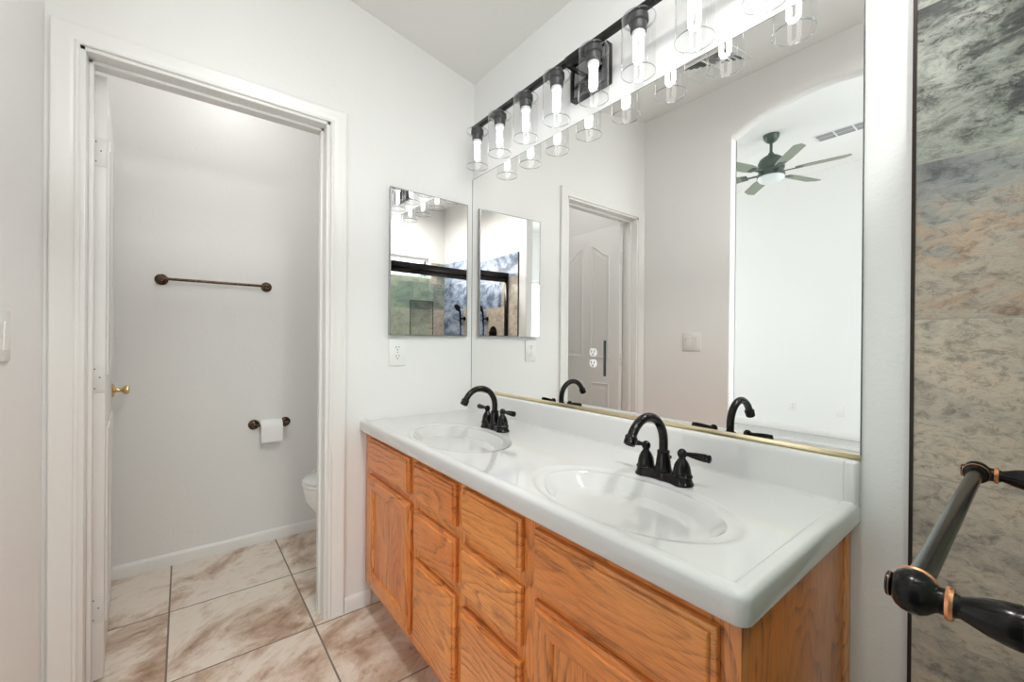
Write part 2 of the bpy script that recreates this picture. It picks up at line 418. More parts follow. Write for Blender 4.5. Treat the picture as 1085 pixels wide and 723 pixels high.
struct('wall_left', arch_wall(), M['wall'], 'white wall with the arched opening to the bedroom', smooth=40)
# shower back wall with window opening x WX0..WX1, z WZ0..WZ1
WX0, WX1, WZ0, WZ1 = -.125, .83, 1.86, 2.10
def holed(x0, x1, z0, z1, y0, y1, hx0, hx1, hz0, hz1, b=None):
    b = b or B(); b.box(x0, hx0, y0, y1, z0, z1); b.box(hx1, x1, y0, y1, z0, z1); b.box(hx0, hx1, y0, y1, z0, hz0); b.box(hx0, hx1, y0, y1, hz1, z1); return b
NX0, NX1, NZ0, NZ1 = -.155, .136, 1.02, 1.59
b = B(); y0, y1 = YB-.15, YB-.012; xa, xb = XL-.1, XM+.02
for (a0, a1, c0, c1) in ((xa, xb, 0, NZ0-.008), (xa, NX0-.008, NZ0-.008, NZ1+.008), (NX1+.008, xb, NZ0-.008, NZ1+.008), (xa, xb, NZ1+.008, WZ0), (xa, WX0, WZ0, WZ1), (WX1, xb, WZ0, WZ1), (xa, xb, WZ1, 2.85)): b.box(a0, a1, y0, y1, c0, c1)
struct('wall_back', b, M['wall'], 'white wall above the shower tile', smooth=0)
# tile skins
TT = 2.05; TE = .166
b = B(); b.box(XM-.010, XM+.005, YB-.01, TE-.004, 0, TT); struct('wall_shower_right', b, M['slate_right'], 'slate-look shower tile on the right, ending beside the mirror wall', smooth=0)
b = B(); b.box(XL-.005, XL+.010, YB-.01, TE-.004, 0, TT); struct('wall_shower_left', b, M['slate_left'], 'blue-grey slate-look shower tile by the arch', smooth=0)
NX0, NX1, NZ0, NZ1 = -.155, .136, 1.02, 1.59
b = B(); b.box(XL, NX0, YB-.014, YB, 0, WZ0); b.box(NX1, XM, YB-.014, YB, 0, WZ0); b.box(NX0, NX1, YB-.014, YB, 0, NZ0); b.box(NX0, NX1, YB-.014, YB, NZ1, WZ0)
b.box(XL, WX0-.0, YB-.014, YB, WZ0, TT); b.box(WX1, XM, YB-.014, YB, WZ0, TT)
b.box(NX0-.0, NX1+.0, YB-.10, YB-.09, NZ0, NZ1); b.box(NX0-.006, NX0, YB-.10, YB, NZ0, NZ1); b.box(NX1, NX1+.006, YB-.10, YB, NZ0, NZ1); b.box(NX0, NX1, YB-.10, YB, NZ0-.006, NZ0); b.box(NX0, NX1, YB-.10, YB, NZ1, NZ1+.006)
struct('wall_shower_back', b, M['slate_back'], 'greenish slate-look tile with a niche at the back of the shower', smooth=0)
b = B(); f = .008
for (a0, a1, c0, c1) in ((NX0-.004, NX0+f-.004, NZ0, NZ1), (NX1-f+.004, NX1+.004, NZ0, NZ1), (NX0, NX1, NZ0-.004, NZ0+f-.004), (NX0, NX1, NZ1-f+.004, NZ1+.004)): b.box(a0, a1, YB-.002, YB+.004, c0, c1)
struct('trim_3', b, M['grout_trim'], 'dark metal edge around the shower niche', smooth=0)
b = B(); b.box(XM-.0125, XM+.002, TE-.006, TE, 0, TT); struct('trim_1', b, M['grout_trim'], 'dark metal edge strip ending the right shower tile', smooth=0)
b = B(); b.box(XL-.002, XL+.0125, TE-.006, TE, 0, TT); struct('trim_2', b, M['grout_trim'], 'dark metal edge strip ending the left shower tile', smooth=0)
# shower window
b = B(); g = .030
for (a0, a1, c0, c1) in ((WX0, WX0+g, WZ0, WZ1), (WX1-g, WX1, WZ0, WZ1), (WX0+g, WX1-g, WZ0, WZ0+g), (WX0+g, WX1-g, WZ1-g, WZ1)): b.box(a0, a1, YB-.11, YB-.07, c0, c1, .004)
w = struct('window_1', b, M['trim'], 'narrow window high on the back wall of the shower')
b = B(); b.box(WX0+g, WX1-g, YB-.095, YB-.089, WZ0+g, WZ1-g); obj('window_pane', b, M['pane'], w)
# bedroom shell
PD = (-1.95, 1.05, .02, 2.22)  # patio door opening, added out of view to let light through the arch
b = B(); b.box(-4.0, -3.84, -2.8, PD[0], 0, 3.4); b.box(-4.0, -3.84, PD[1], 5.0, 0, 3.4); b.box(-4.0, -3.84, PD[0], PD[1], PD[3], 3.4); b.box(-4.0, -3.84, PD[0], PD[1], -.01, PD[2]); struct('wall_bedroom_far', b, M['bed_wall'], 'bright white bedroom wall seen through the arch', smooth=0)
b = B()
for (a0, a1, c0, c1) in ((PD[0], PD[0]+.06, PD[2], PD[3]), (PD[1]-.06, PD[1], PD[2], PD[3]), (-.48, -.42, PD[2], PD[3]), (PD[0], PD[1], PD[3]-.06, PD[3]), (PD[0], PD[1], PD[2], PD[2]+.06)): b.box(-3.96, -3.91, a0, a1, c0, c1, .004)
w = struct('window_4', b, M['trim'], 'unseen glazed sliding patio door added to the bedroom for light')
b = B(); b.box(-3.94, -3.934, PD[0]+.05, PD[1]-.05, PD[2]+.05, PD[3]-.05); obj('window_pane', b, M['pane'], w)
b = B(); b.box(-3.84, -3.826, PD[1], 4.8, 0, .09, .003); struct('baseboard_bedroom', b, M['trim'], 'white baseboard on the bedroom wall')
BW = (-3.3, -.9, .75, 2.25)  # window openings added in both unseen bedroom walls for daylight
struct('wall_bedroom_front', holed(-3.84, XL-.08, 0, 3.4, -2.7, -2.55, *BW), M['bed_wall'], 'bedroom wall with an added wide window', smooth=0)
struct('wall_bedroom_end', holed(-3.84, XL-.08, 0, 3.4, 4.8, 4.95, *BW), M['bed_wall'], 'end bedroom wall with an added wide window', smooth=0)
b = B(); b.box(XL-.08, XL, -2.7, YB-.14, 0, 3.4); struct('wall_bedroom_side', b, M['bed_wall'], 'bedroom wall next to the shower', smooth=0)
for i, (ya, yb) in enumerate(((-2.65, -2.60), (4.85, 4.90))):
    b = B()
    for (a0, a1, c0, c1) in ((BW[0], BW[0]+.05, BW[2], BW[3]), (BW[1]-.05, BW[1], BW[2], BW[3]), (BW[0]+.05, BW[1]-.05, BW[2], BW[2]+.05), (BW[0]+.05, BW[1]-.05, BW[3]-.05, BW[3]), (-2.125, -2.075, BW[2]+.05, BW[3]-.05)): b.box(a0, a1, ya, yb, c0, c1, .004)
    w = struct('window_%d' % (i+2), b, M['trim'], ('unseen wide bedroom window added for light, towards the shower side', 'unseen wide bedroom window added for light, at the toilet room end')[i])
    b = B(); b.box(BW[0]+.05, BW[1]-.05, ya+.02, ya+.026, BW[2]+.05, BW[3]-.05); obj('window_pane', b, M['pane'], w)

# baseboards
BP = [(0, 0), (.013, 0), (.013, .045), (.009, .055), (.003, .060), (0, .060)]
def bboard_y(name, x0, x1, ywall, lab):     # against a wall facing -y
    b = B(); b.rings([[(x, ywall-d, z) for d, z in BP] for x in (x0, x1)]); struct(name, b, M['trim'], lab, smooth=30)
bboard_y('baseboard_toilet_room', -.405, XM, YT, 'white baseboard along the toilet room back wall')
bboard_y('baseboard_far', .531, .64, YF, 'white baseboard between the door casing and the vanity')
b = B(); b.rings([[(XL+d, y, z) for d, z in BP] for y in (AY1+.02, YF)]); struct('baseboard_left', b, M['trim'], 'white baseboard on the left wall', smooth=30)
b = B(); b.rings([[(XM-d, y, z) for d, z in BP] for y in (TE+.002, .258)]); struct('baseboard_right', b, M['trim'], 'white baseboard beside the vanity', smooth=30)

# doorway: jamb, stop, casing
JX0, JX1, JZ = -.236, .452, 2.008
b = B()
b.box(DX0, JX0, YF-.002, WT+.002, 0, DZ, .002); b.box(JX1, DX1, YF-.002, WT+.002, 0, DZ, .002); b.box(DX0, DX1, YF-.002, WT+.002, JZ, DZ, .002)
b.box(JX0, JX0+.011, YF+.045, YF+.078, 0, JZ, .002); b.box(JX1-.011, JX1, YF+.045, YF+.078, 0, JZ, .002); b.box(JX0, JX1, YF+.045, YF+.078, JZ-.011, JZ, .002)
struct('trim_4', b, M['trim'], 'white door jamb and stop of the toilet room doorway')
# moulded casing profile: (distance from inner edge, protrusion)
CP = [(0, 0), (0, .008), (.003, .011), (.008, .0115), (.012, .009), (.016, .0095), (.024, .0125), (.034, .0135), (.046, .015), (.052, .0165), (.058, .0165), (.0615, .014), (.0615, 0)]
def casing(y, sgn):
    b = B(); ix0, ix1, iz = -.2485, .4675, 2.0195
    def P(u, p, corner):
        yy = y - sgn*p
        return {0: (ix0-u, yy, 0), 1: (ix0-u, yy, iz+u*.88), 2: (ix1+u, yy, iz+u*.88), 3: (ix1+u, yy, 0)}[corner]
    b.rings([[P(u, p, c) for u, p in CP] for c in range(4)]); return b
struct('trim_5', casing(YF, 1), M['trim'], 'white moulded casing around the toilet room doorway', smooth=30)
struct('trim_6', casing(WT, -1), M['trim'], 'white moulded casing on the toilet room side', smooth=30)

# ================================================================== DOOR (opens into the toilet room)
PV = (-.238, 1.918); DW, DT, DH = .672, .035, 1.992
door = obj('door_1', B().box(.002, DW, -DT, 0, .010, DH+.008, .0015), M['door'], None)
door.location = (PV[0], PV[1], 0); door.rotation_euler = (0, 0, math.radians(94)); door['kind'] = 'structure'; door['category'] = 'door'
door['label'] = 'white panelled door swung open into the toilet room'
def door_panel(x0, x1, z0, z1, drop, hi):
    """raised moulding; with drop the top sweeps up towards x = hi in an S-curve"""
    n = 16
    def outline(i):
        a0, a1, c0, c1 = x0+i, x1-i, z0+i, z1-i
        pts = [(a0, c0), (a1, c0)]
        for k in range(n+1):
            t = k/n; xx = a1 + (a0-a1)*t
            u = 1-abs(xx-hi)/(x1-x0); u = max(0, min(1, u)); u = u*u*(3-2*u)
            pts.append((xx, c1 - drop*(1-u)))
        return pts
    prof = [(0, -.001), (.001, .004), (.006, .0055), (.012, .0035), (.020, .0006), (.034, .0008), (.046, .004), (.052, .0042)]
    return B().rings([[(p[0], -DT - h, p[1]) for p in outline(i)] for i, h in prof], True, False, True)
for (a0, a1, hi) in ((.098, .292, .292), (.380, .574, .380)):
    for (c0, c1, dr) in ((1.01, 1.885, .095), (.15, .82, 0)):
        obj('door_panel', door_panel(a0, a1, c0, c1, dr, hi), M['door'], door, local=True, smooth=25)
# knob with rose
for sd in (-1, 1):
    b = B(); y0 = -DT if sd < 0 else 0
    b.lathe([(.0, 0), (.030, 0), (.031, .003), (.026, .007), (.012, .010), (.0095, .014), (.009, .030), (.011, .034), (.017, .038), (.0205, .045), (.0195, .052), (.013, .0565), (0, .0575)] if sd < 0 else
            [(0, 0), (.028, 0), (.028, .003), (.012, .008), (.009, .02), (.020, .028), (.022, .036), (0, .042)], (.612, y0, .905), (0, sd, 0), 28)
    obj('door_knob', b, M['brass'], door, local=True)
# hinges on the hinge edge
for z in (1.748, 1.003, .243):
    b = B(); b.box(-.0005, .0025, -DT+.001, -.002, z-.046, z+.046, .0006)
    b.lathe([(.0, 0), (.0055, 0), (.0055, .092), (0, .092)], (-.003, .003, z-.046), (0, 0, 1), 14)
    for dz in (-.032, .004, .032): b.mi = 1; b.lathe([(0, 0), (.0022, .0), (0, .0004)], (-.0007, -.010 - (.012 if dz == .004 else 0), z+dz), (-1, 0, 0), 8)
    hg = obj('hinge', b, [M['hinge'], M['slot']], door, local=True)

# ================================================================== VANITY CABINET
VY0, VY1 = .262, 1.797
XF = .621           # face frame front
van = thing('vanity_cabinet', 'honey oak bathroom vanity cabinet under the white double-sink top', 'cabinet', (.88, 1.03, 0))
b = B()
TK = .10
b.box(.70, XM-.002, VY0+.02, VY1-.0, 0, TK)                   # toe-kick box
b.box(XF+.018, XM-.002, VY0+.018, VY1, TK, .118)              # bottom
b.box(XM-.014, XM-.002, VY0+.018, VY1, TK, .748)              # back
b.box(XF+.018, XM-.014, VY1-.014, VY1, TK, .748)              # far side
obj('carcass', b, M['oak_side'], van, smooth=0)
b = B(); b.box(XF+.016, XM-.045, VY0, VY0+.018, TK, .749, .0008); b.box(.70, XM-.045, VY0+.02, VY0+.036, 0, TK); obj('side_panel', b, M['oak_side'], van)
b = B(); b.box(XM-.044, XM-.002, VY0-.003, VY0+.014, 0, .749, .0015); obj('scribe_strip', b, M['oak_side'], van)
# face frame
for (a, c) in ((VY0-.001, .305), (.675, .760), (.975, 1.052), (1.275, 1.355), (1.712, VY1)):
    b = B(); b.box(XF, XF+.019, a, c, TK, .749, .0006); obj('face_frame_stile', b, M['oak_v'], van)
for (a, c) in ((.305, .675), (.760, .975), (1.052, 1.275), (1.355, 1.712)):
    for (z0, z1) in ((.708, .749), (TK, .145), (.555, .612)) + (((.385, .450),) if a in (.760, 1.052) else ()):
        b = B(); b.box(XF+.0002, XF+.019, a, c, z0, z1); obj('face_frame_rail', b, M['oak_h'], van, smooth=0)
EDGE = [(0, 0), (0, .0085), (.0015, .0105), (.006, .012), (.0085, .0125), (.009, .0160), (.0105, .0180), (.013, .019)]
def front_rings(y0, y1, z0, z1, prof, capend=True, splitmat=True):
    """layered edge profile on a slab lying against x=XF and looking to -x"""
    b = B(); rs = []
    for i, d in prof: rs.append([(XF-.001-d, y0+i, z0+i), (XF-.001-d, y1-i, z0+i), (XF-.001-d, y1-i, z1-i), (XF-.001-d, y0+i, z1-i)])
    for ra, rb in zip(rs[:-1], rs[1:]):
        for k in range(4):
            j = (k+1) % 4; b._add([ra[k], ra[j], rb[j], rb[k]], [(0, 1, 2, 3)], mi=0 if k in (0, 2) or not splitmat else 1)
    b._add(rs[0], [(3, 2, 1, 0)], 0)
    if capend: b._add(rs[-1], [(0, 1, 2, 3)], 0)
    return b
for nm, y0, y1, z0, z1 in (('drawer', 1.030, 1.296, .608, .730), ('drawer', 1.030, 1.296, .447, .573), ('drawer', 1.030, 1.296, .132, .410),
                           ('drawer', .737, .993, .608, .730), ('drawer', .737, .993, .437, .573), ('drawer', .737, .993, .132, .400),
                           ('false_drawer_front', 1.343, 1.725, .608, .732), ('false_drawer_front', .290, .692, .598, .726)):
    obj(nm, front_rings(y0, y1, z0, z1, EDGE, True, False), M['oak_h'], van, smooth=20)
for y0, y1, z0, z1 in ((1.331, 1.731, .132, .580), (.290, .690, .132, .570)):
    fw = .052
    pr = EDGE + [(fw, .019), (fw+.003, .0165), (fw+.006, .0160), (fw+.009, .0120), (fw+.010, .0080), (fw+.012, .0075)]
    dr = obj('cabinet_door', front_rings(y0, y1, z0, z1, pr, False), [M['oak_h'], M['oak_v']], van, smooth=20)
    b = B(); b.box(XF-.001-.0098, XF-.003, y0+fw+.004, y1-fw-.004, z0+fw+.004, z1-fw-.004)
    obj('door_panel', b, M['oak_v'], dr, smooth=0, local=False)

# ================================================================== COUNTERTOP with two moulded sinks
CX0, CX1, CY0, CY1 = .593, XM-.001, .243, YF-.001
ZT, RC = .799, .012          # crest of the raised rim
SINKS = [(.788, .590, .136, .224), (.788, 1.327, .136, .224)]
def sst(a, b_, x): t = max(0, min(1, (x-a)/(b_-a))); return t*t*(3-2*t)
def deck_h(x, y):
    d = min(x-CX0, y-CY0)
    if d < RC: z = ZT - RC + math.sqrt(max(RC*RC-(RC-d)**2, 0))
    elif d < .024: z = ZT
    else: z = ZT - .0105*sst(.024, .036, d)
    # shallow apron ring round each bowl
    for (cx, cy_, ax, ay) in SINKS:
        r = math.sqrt(((x-cx)/ax)**2 + ((y-cy_)/ay)**2)
        if r < 1.40: z -= .0050*(1-sst(1.06, 1.20, r)) - .0012*math.exp(-((r-1.15)/.03)**2)
    return z
def bowl_h(r): # depth below rim by normalised radius (1 = rim)
    return -.118*((1-r**2.4)**1.15) if r < 1 else 0
def lines(lo, hi, step, extra=()):
    n = max(1, round((hi-lo)/step)); xs = [lo + (hi-lo)*i/n for i in range(n+1)]
    return sorted(set([round(v, 6) for v in xs] + [round(e, 6) for e in extra]))
fine = [0, .0003, .001, .0022, .004, .006, .0085, .012, .016, .020, .024, .026, .028, .030, .032, .034, .036]
xs = [CX0+v for v in fine] + lines(CX0+.040, CX1-.012, .006) + [CX1]
ys = [CY0+v for v in fine] + lines(CY0+.040, CY1, .006)
def corner(x, y):
    rc = .020; dx, dy = CX0+rc-x, CY0+rc-y
    if dx > 0 and dy > 0:
        m_ = max(dx, dy); l = math.hypot(dx, dy); return CX0+rc-dx*m_/l, CY0+rc-dy*m_/l
    return x, y
top = thing('countertop', 'glossy white moulded vanity top with two oval sinks and a backsplash', 'countertop', (.875, 1.02, .75))
tmp = bmesh.new(); grid = {}
def rnorm(x, y):
    best = None
    for k, (cx, cy_, ax, ay) in enumerate(SINKS):
        r = math.sqrt(((x-cx)/ax)**2 + ((y-cy_)/ay)**2)
        if best is None or r < best[0]: best = (r, k, math.atan2((y-cy_)/ay, (x-cx)/ax))
    return best
NS = 96
def rimpt(k, a):
    cx, cy_, ax, ay = SINKS[k]; return cx+ax*math.cos(a), cy_+ay*math.sin(a)
# deck grid with the bowls' ellipses left out; the edge of each hole is snapped to the ellipse
inside = {}
for i, x in enumerate(xs):
    for j, y in enumerate(ys): inside[i, j] = rnorm(x, y)[0] < 1.03
def gv(i, j):
    if (i, j) not in grid:
        x, y = xs[i], ys[j]; h = deck_h(x, y)
        if i < len(fine) and j < len(fine): xx, yy = corner(x, y)
        else: xx, yy = x, y
        r, k, a = rnorm(xx, yy)
        grid[i, j] = tmp.verts.new((xx, yy, h))
    return grid[i, j]
holes = []
for i in range(len(xs)-1):
    for j in range(len(ys)-1):
        q = ((i, j), (i+1, j), (i+1, j+1), (i, j+1))
        if any(inside[p] for p in q): continue
        tmp.faces.new([gv(*p) for p in q])
# stitch: ring band between the stair-step hole boundary and the ellipse
for k in range(2):
    cx, cy_, ax, ay = SINKS[k]
    bl = [e for e in tmp.edges if len(e.link_faces) == 1 and all(abs(v.co.y-cy_) < ay*1.3 and rnorm(v.co.x, v.co.y)[0] < 1.25 and rnorm(v.co.x, v.co.y)[1] == k for v in e.verts)]
    bv = {v for e in bl for v in e.verts}
    order = sorted(bv, key=lambda v: math.atan2((v.co.y-cy_)/ay, (v.co.x-cx)/ax))
    rim = []
    for v in order:
        a = math.atan2((v.co.y-cy_)/ay, (v.co.x-cx)/ax); px, py = rimpt(k, a)
        rim.append(tmp.verts.new((px, py, deck_h(px, py))))
    n = len(order)
    for i in range(n):
        j = (i+1) % n
        try: tmp.faces.new([order[i], order[j], rim[j], rim[i]])
        except ValueError: pass
    SINKS[k] = (cx, cy_, ax, ay); holes.append([v.co.copy() for v in rim])
# skirt, front and right
nx, ny = len(xs), len(ys)
def skirt(keys):
    prev = None
    for key in keys:
        v = gv(*key); lo = tmp.verts.new((v.co.x, v.co.y, .754)); lo2 = tmp.verts.new((v.co.x+(.004 if key[0] < nx-1 else 0), v.co.y+.002, .750))
        if prev: tmp.faces.new([prev[0], v, lo, prev[1]]); tmp.faces.new([prev[1], lo, lo2, prev[2]])
        prev = (v, lo, lo2)
skirt([(0, j) for j in range(ny-1, -1, -1)] + [(i, 0) for i in range(1, nx)])
tmp.faces.new([tmp.verts.new(p) for p in ((CX0+.012, CY0+.012, .7505), (CX1, CY0+.012, .7505), (CX1, CY1, .7505), (CX0+.012, CY1, .7505))])
bb = B(); bb.merge(tmp)
deck = obj('counter_slab', bb, M['marble'], top, smooth=60)
# bowls
for k, (cx, cy_, ax, ay) in enumerate(SINKS):
    rim = holes[k]; rs = []
    for r in (1.0, .992, .975, .95, .91, .86, .80, .73, .65, .56, .46, .36, .26, .17, .11, .075):
        ring = []
        for p in rim:
            ox, oy = p.x-cx, p.y-cy_
            t = 1-r; sx = cx + .035*t*1.0         # drain sits a little towards the back
            ring.append((sx + ox*r, cy_ + oy*r, p.z*(1) + bowl_h(r)))
        rs.append(ring)
    bb = B().rings(rs, True, False, True)
    bowl = obj('sink_basin', bb, M['marble'], top, smooth=70)
    zc = deck_h(cx+ax, cy_)-.118
    b = B(); b.lathe([(0, .004), (.012, .004), (.021, .003), (.024, 0), (.024, -.002)], (cx+.035, cy_, zc+.0005), (0, 0, 1), 28, False, False)
    obj('drain', b, M['bronze'], bowl)
# backsplash with its rounded return at the right-hand end
b = B()
bs = [(XM-.002, .785), (XM-.030, .785), (XM-.030, .7868), (XM-.0265, .790), (XM-.0245, .797), (XM-.0235, .868), (XM-.0225, .874), (XM-.0215, .879), (XM-.018, .8835), (XM-.012, .8855), (XM-.002, .8855)]
b.rings([[(x, y, z) for x, z in bs] for y in (CY0+.006, CY1)])
b.box(XM-.0315, XM-.002, CY0, CY0+.0255, .780, .8870, .007, 4)
b.box(XM-.045, XM-.0235, CY0+.004, CY0+.024, .786, .7995, .006, 3)
obj('backsplash', b, M['marble'], top, smooth=50)

# ================================================================== FAUCETS
def make_faucet():
    t = thing('faucet', '', 'faucet', (0, 0, 0), 0, 'bronze sink faucets on the vanity top')
    # base escutcheon
    def outline(s, z):
        pts = []
        for i in range(64):
            a = 2*PI*i/64; best = 0
            d = Vector((math.cos(a), math.sin(a)))
            # support of three lobes blended
            for cyl, r in ((-.051, .0268), (.051, .0268), (0, .0205)):
                bq = d.y*cyl; disc = r*r - (cyl*cyl - bq*bq)
                if disc >= 0: best = max(best, bq + math.sqrt(disc))
            bridge = .0185/max(abs(d.x), 1e-3) if abs(d.y)*(.0185/max(abs(d.x), 1e-3)) < .052 else 0
            best = max(best, bridge)
            pts.append((d.x*best*s - (0 if s > .9 else 0), d.y*best*(1-(1-s)*.45), z))
        return pts
    b = B().rings([outline(1.0, 0), outline(1.02, .002), outline(1.0, .005), outline(.94, .007), outline(.90, .014), outline(.84, .0195), outline(.74, .0225), outline(.5, .0235)])
    obj('base_plate', b, M['bronze'], t, local=True, smooth=50)
    b = B().lathe([(.0, .020), (.0215, .020), (.0225, .024), (.0200, .028), (.0178, .044), (.0160, .060), (.0148, .066), (.0158, .068), (.0158, .072), (.0135, .074), (0, .074)], (0, 0, 0), (0, 0, 1), 32)
    obj('spout_base', b, M['bronze'], t, local=True)
    cx, cz, R = -.071, .094, .071
    pts = [(0, 0, .070), (0, 0, .082)] + [(cx + R*math.cos(math.radians(a)), 0, cz + R*math.sin(math.radians(a))) for a in range(0, 156, 7)]
    b = B().tube(pts, .0112, 20); sp = obj('spout', b, M['bronze'], t, local=True)
    e = Vector(pts[-1]); dr = (Vector(pts[-1])-Vector(pts[-2])).normalized()
    b = B().lathe([(0, -.004), (.0118, -.004), (.0150, .000), (.0152, .004), (.0138, .006), (.0146, .009), (.0140, .019), (.0105, .020), (.0100, .016), (0, .016)], e, dr, 24)
    obj('aerator', b, M['bronze'], t, local=True)
    b = B().lathe([(0, 0), (.003, 0), (.0035, .003), (.0015, .004), (.0015, .028), (.0045, .030), (.0045, .036), (0, .038)], (.030, 0, .018), (0, 0, 1), 12)
    obj('lift_rod', b, M['bronze'], t, local=True)
    for sg in (-1, 1):
        b = B().lathe([(0, .019), (.0245, .019), (.0250, .022), (.0235, .0245), (.0215, .027), (.0205, .036), (.0180, .047), (.0140, .056), (.0095, .062), (.0078, .066), (.0100, .069), (.0118, .074), (.0112, .080), (.0075, .085), (.0050, .087), (0, .088)], (0, sg*.051, 0), (0, 0, 1), 28)
        h = obj('handle', b, M['bronze'], t, local=True)
        b = B().lathe([(0, .004), (.0058, .006), (.0052, .014), (.0062, .020), (.0085, .036), (.0098, .052), (.0100, .058), (.0085, .060), (.0088, .0615), (.0100, .063), (.0098, .067), (.0070, .069), (0, .0695)], (0, sg*.051, .077), (.06*1, sg, -.02), 18)
        obj('lever', b, M['bronze'], h, local=True)
    return t
fc = make_faucet(); fc.location = (.967, .600, .7889); fc['label'] = 'dark bronze gooseneck faucet behind the near sink'
dup(fc, (.967, 1.337, .7889), 'dark bronze gooseneck faucet behind the far sink by the corner')

# ================================================================== MIRROR
mir = thing('wall_mirror', 'large frameless vanity mirror above the backsplash', 'mirror', (XM, 1.02, .888))
b = B(); b.box(XM-.005, XM-.0006, .2445, YF-.0015, .8925, 1.952); g = obj('mirror_glass', b, M['mirror'], mir, smooth=0)
b = B(); b.box(XM-.0052, XM-.0004, .2425, .2445, .8925, 1.9535); b.box(XM-.0052, XM-.0004, .2445, YF-.0012, 1.952, 1.9535); b.box(XM-.0056, XM-.0004, YF-.0028, YF-.0008, .8925, 1.952); obj('mirror_edge', b, M['mirror_edge'], mir, smooth=0)
b = B(); b.box(XM-.0085, XM-.0055, .2425, YF-.002, .8862, .8985, .0006); b.box(XM-.0085, XM-.001, .2425, YF-.002, .8858, .8885); obj('mirror_channel', b, M['gold'], mir)

# ================================================================== VANITY LIGHT
LX = 1.064
LY = [.406 + .1742*i for i in range(8)]
lt = thing('vanity_light', 'black eight-lamp bar light with clear glass shades above the mirror', 'light fixture', (XM, 1.015, 2.03))
b = B(); b.box(LX-.011, LX+.011, LY[0]-.045, LY[-1]+.035, 2.118, 2.136, .002); obj('bar', b, M['black'], lt)
b = B(); b.box(LX-.013, LX+.013, .98, 1.05, 2.1165, 2.1375, .001); obj('bar_joint', b, M['black'], lt)
b = B(); b.box(XM-.026, XM-.0005, .928, 1.090, 2.028, 2.162, .004); pl = obj('mounting_plate', b, M['gloss_black'], lt)
b = B(); b.box(XM-.030, XM-.0008, .924, .934, 2.026, 2.164, .001); b.box(XM-.030, XM-.0008, 1.084, 1.094, 2.026, 2.164, .001); b.box(XM-.0300, XM-.0008, .934, 1.084, 2.158, 2.164); b.box(XM-.0300, XM-.0008, .934, 1.084, 2.026, 2.032); obj('plate_rim', b, M['black'], pl)
for y in (.955, 1.062):
    b = B(); b.box(LX, XM-.02, y-.006, y+.006, 2.120, 2.132, .001); obj('arm', b, M['black'], lt)
def make_socket(y):
    b = B().lathe([(0, 2.119), (.011, 2.119), (.012, 2.112), (.0285, 2.110), (.0290, 2.104), (.0290, 2.092), (.0240, 2.088), (.0240, 2.066), (.0225, 2.063), (0, 2.063)], (LX, y, 0), (0, 0, 1), 28)
    s = obj('socket', b, M['socket'], lt)
    b = B().lathe([(.0292, 2.1075), (.044, 2.1075), (.0485, 2.105), (.050, 2.099), (.050, 1.9415)], (LX, y, 0), (0, 0, 1), 40, False, False)
    b.mi = 1; b.lathe([(.0502, 1.9440), (.0506, 1.9425), (.0502, 1.9405), (.0492, 1.9400), (.0484, 1.9420), (.0490, 1.9440)], (LX, y, 0), (0, 0, 1), 40, False, False)
    b.lathe([(.0455, 2.1068), (.0492, 2.1058), (.0508, 2.1025), (.0505, 2.1000)], (LX, y, 0), (0, 0, 1), 40, False, False)
    obj('glass_shade', b, [M['shade_glass'], M['rim_glass']], s, smooth=60)
    b = B(); tr = .0062; off = .0112
    pts = [(LX, y-off, 2.056), (LX, y-off, 1.984)] + [(LX, y-off*math.cos(a), 1.984-off*math.sin(a)*.9) for a in (PI/4, PI/2, 3*PI/4)] + [(LX, y+off, 1.984), (LX, y+off, 2.056)]
    b.tube(pts, tr, 12)
    bl = obj('bulb', b, M['bulb'], s)
    b = B().lathe([(0, 2.066), (.019, 2.066), (.0195, 2.058), (.018, 2.052), (0, 2.051)], (LX, y, 0), (0, 0, 1), 20); obj('bulb_base', b, M['base_white'], s)
for y in LY: make_socket(y)

# ================================================================== MEDICINE CABINET (mirrored door a touch ajar on the left)
mc = thing('medicine_cabinet', 'mirrored medicine cabinet with thin steel edge above the wall outlet', 'cabinet', (.91, YF, 1.158))
b = B(); b.box(.712, 1.112, YF-.006, YF+.0, 1.161, 1.811, .001); obj('body', b, M['chrome'], mc)
CZ0, CZ1 = 1.1585, 1.8135; TL = math.radians(1.4); W = .405
def tilt(bb):
    bmesh.ops.rotate(bb.bm, verts=bb.bm.verts, cent=(1.1145, YF-.0065, 0), matrix=Matrix.Rotation(TL, 3, 'Z')); return bb
b = B(); b.box(1.1145-W+.003, 1.1145-.003, YF-.0165, YF-.0125, CZ0+.003, CZ1-.003); cd = obj('mirror_door', tilt(b), M['mirror'], mc, smooth=0)
b = B(); e = .004
for (a0, a1, c0, c1) in ((1.1145-W, 1.1145-W+e, CZ0, CZ1), (1.1145-e, 1.1145, CZ0, CZ1), (1.1145-W, 1.1145, CZ0, CZ0+e), (1.1145-W, 1.1145, CZ1-e, CZ1)): b.box(a0, a1, YF-.0180, YF-.0075, c0, c1)
obj('door_frame', tilt(b), M['steel'], cd, smooth=0)

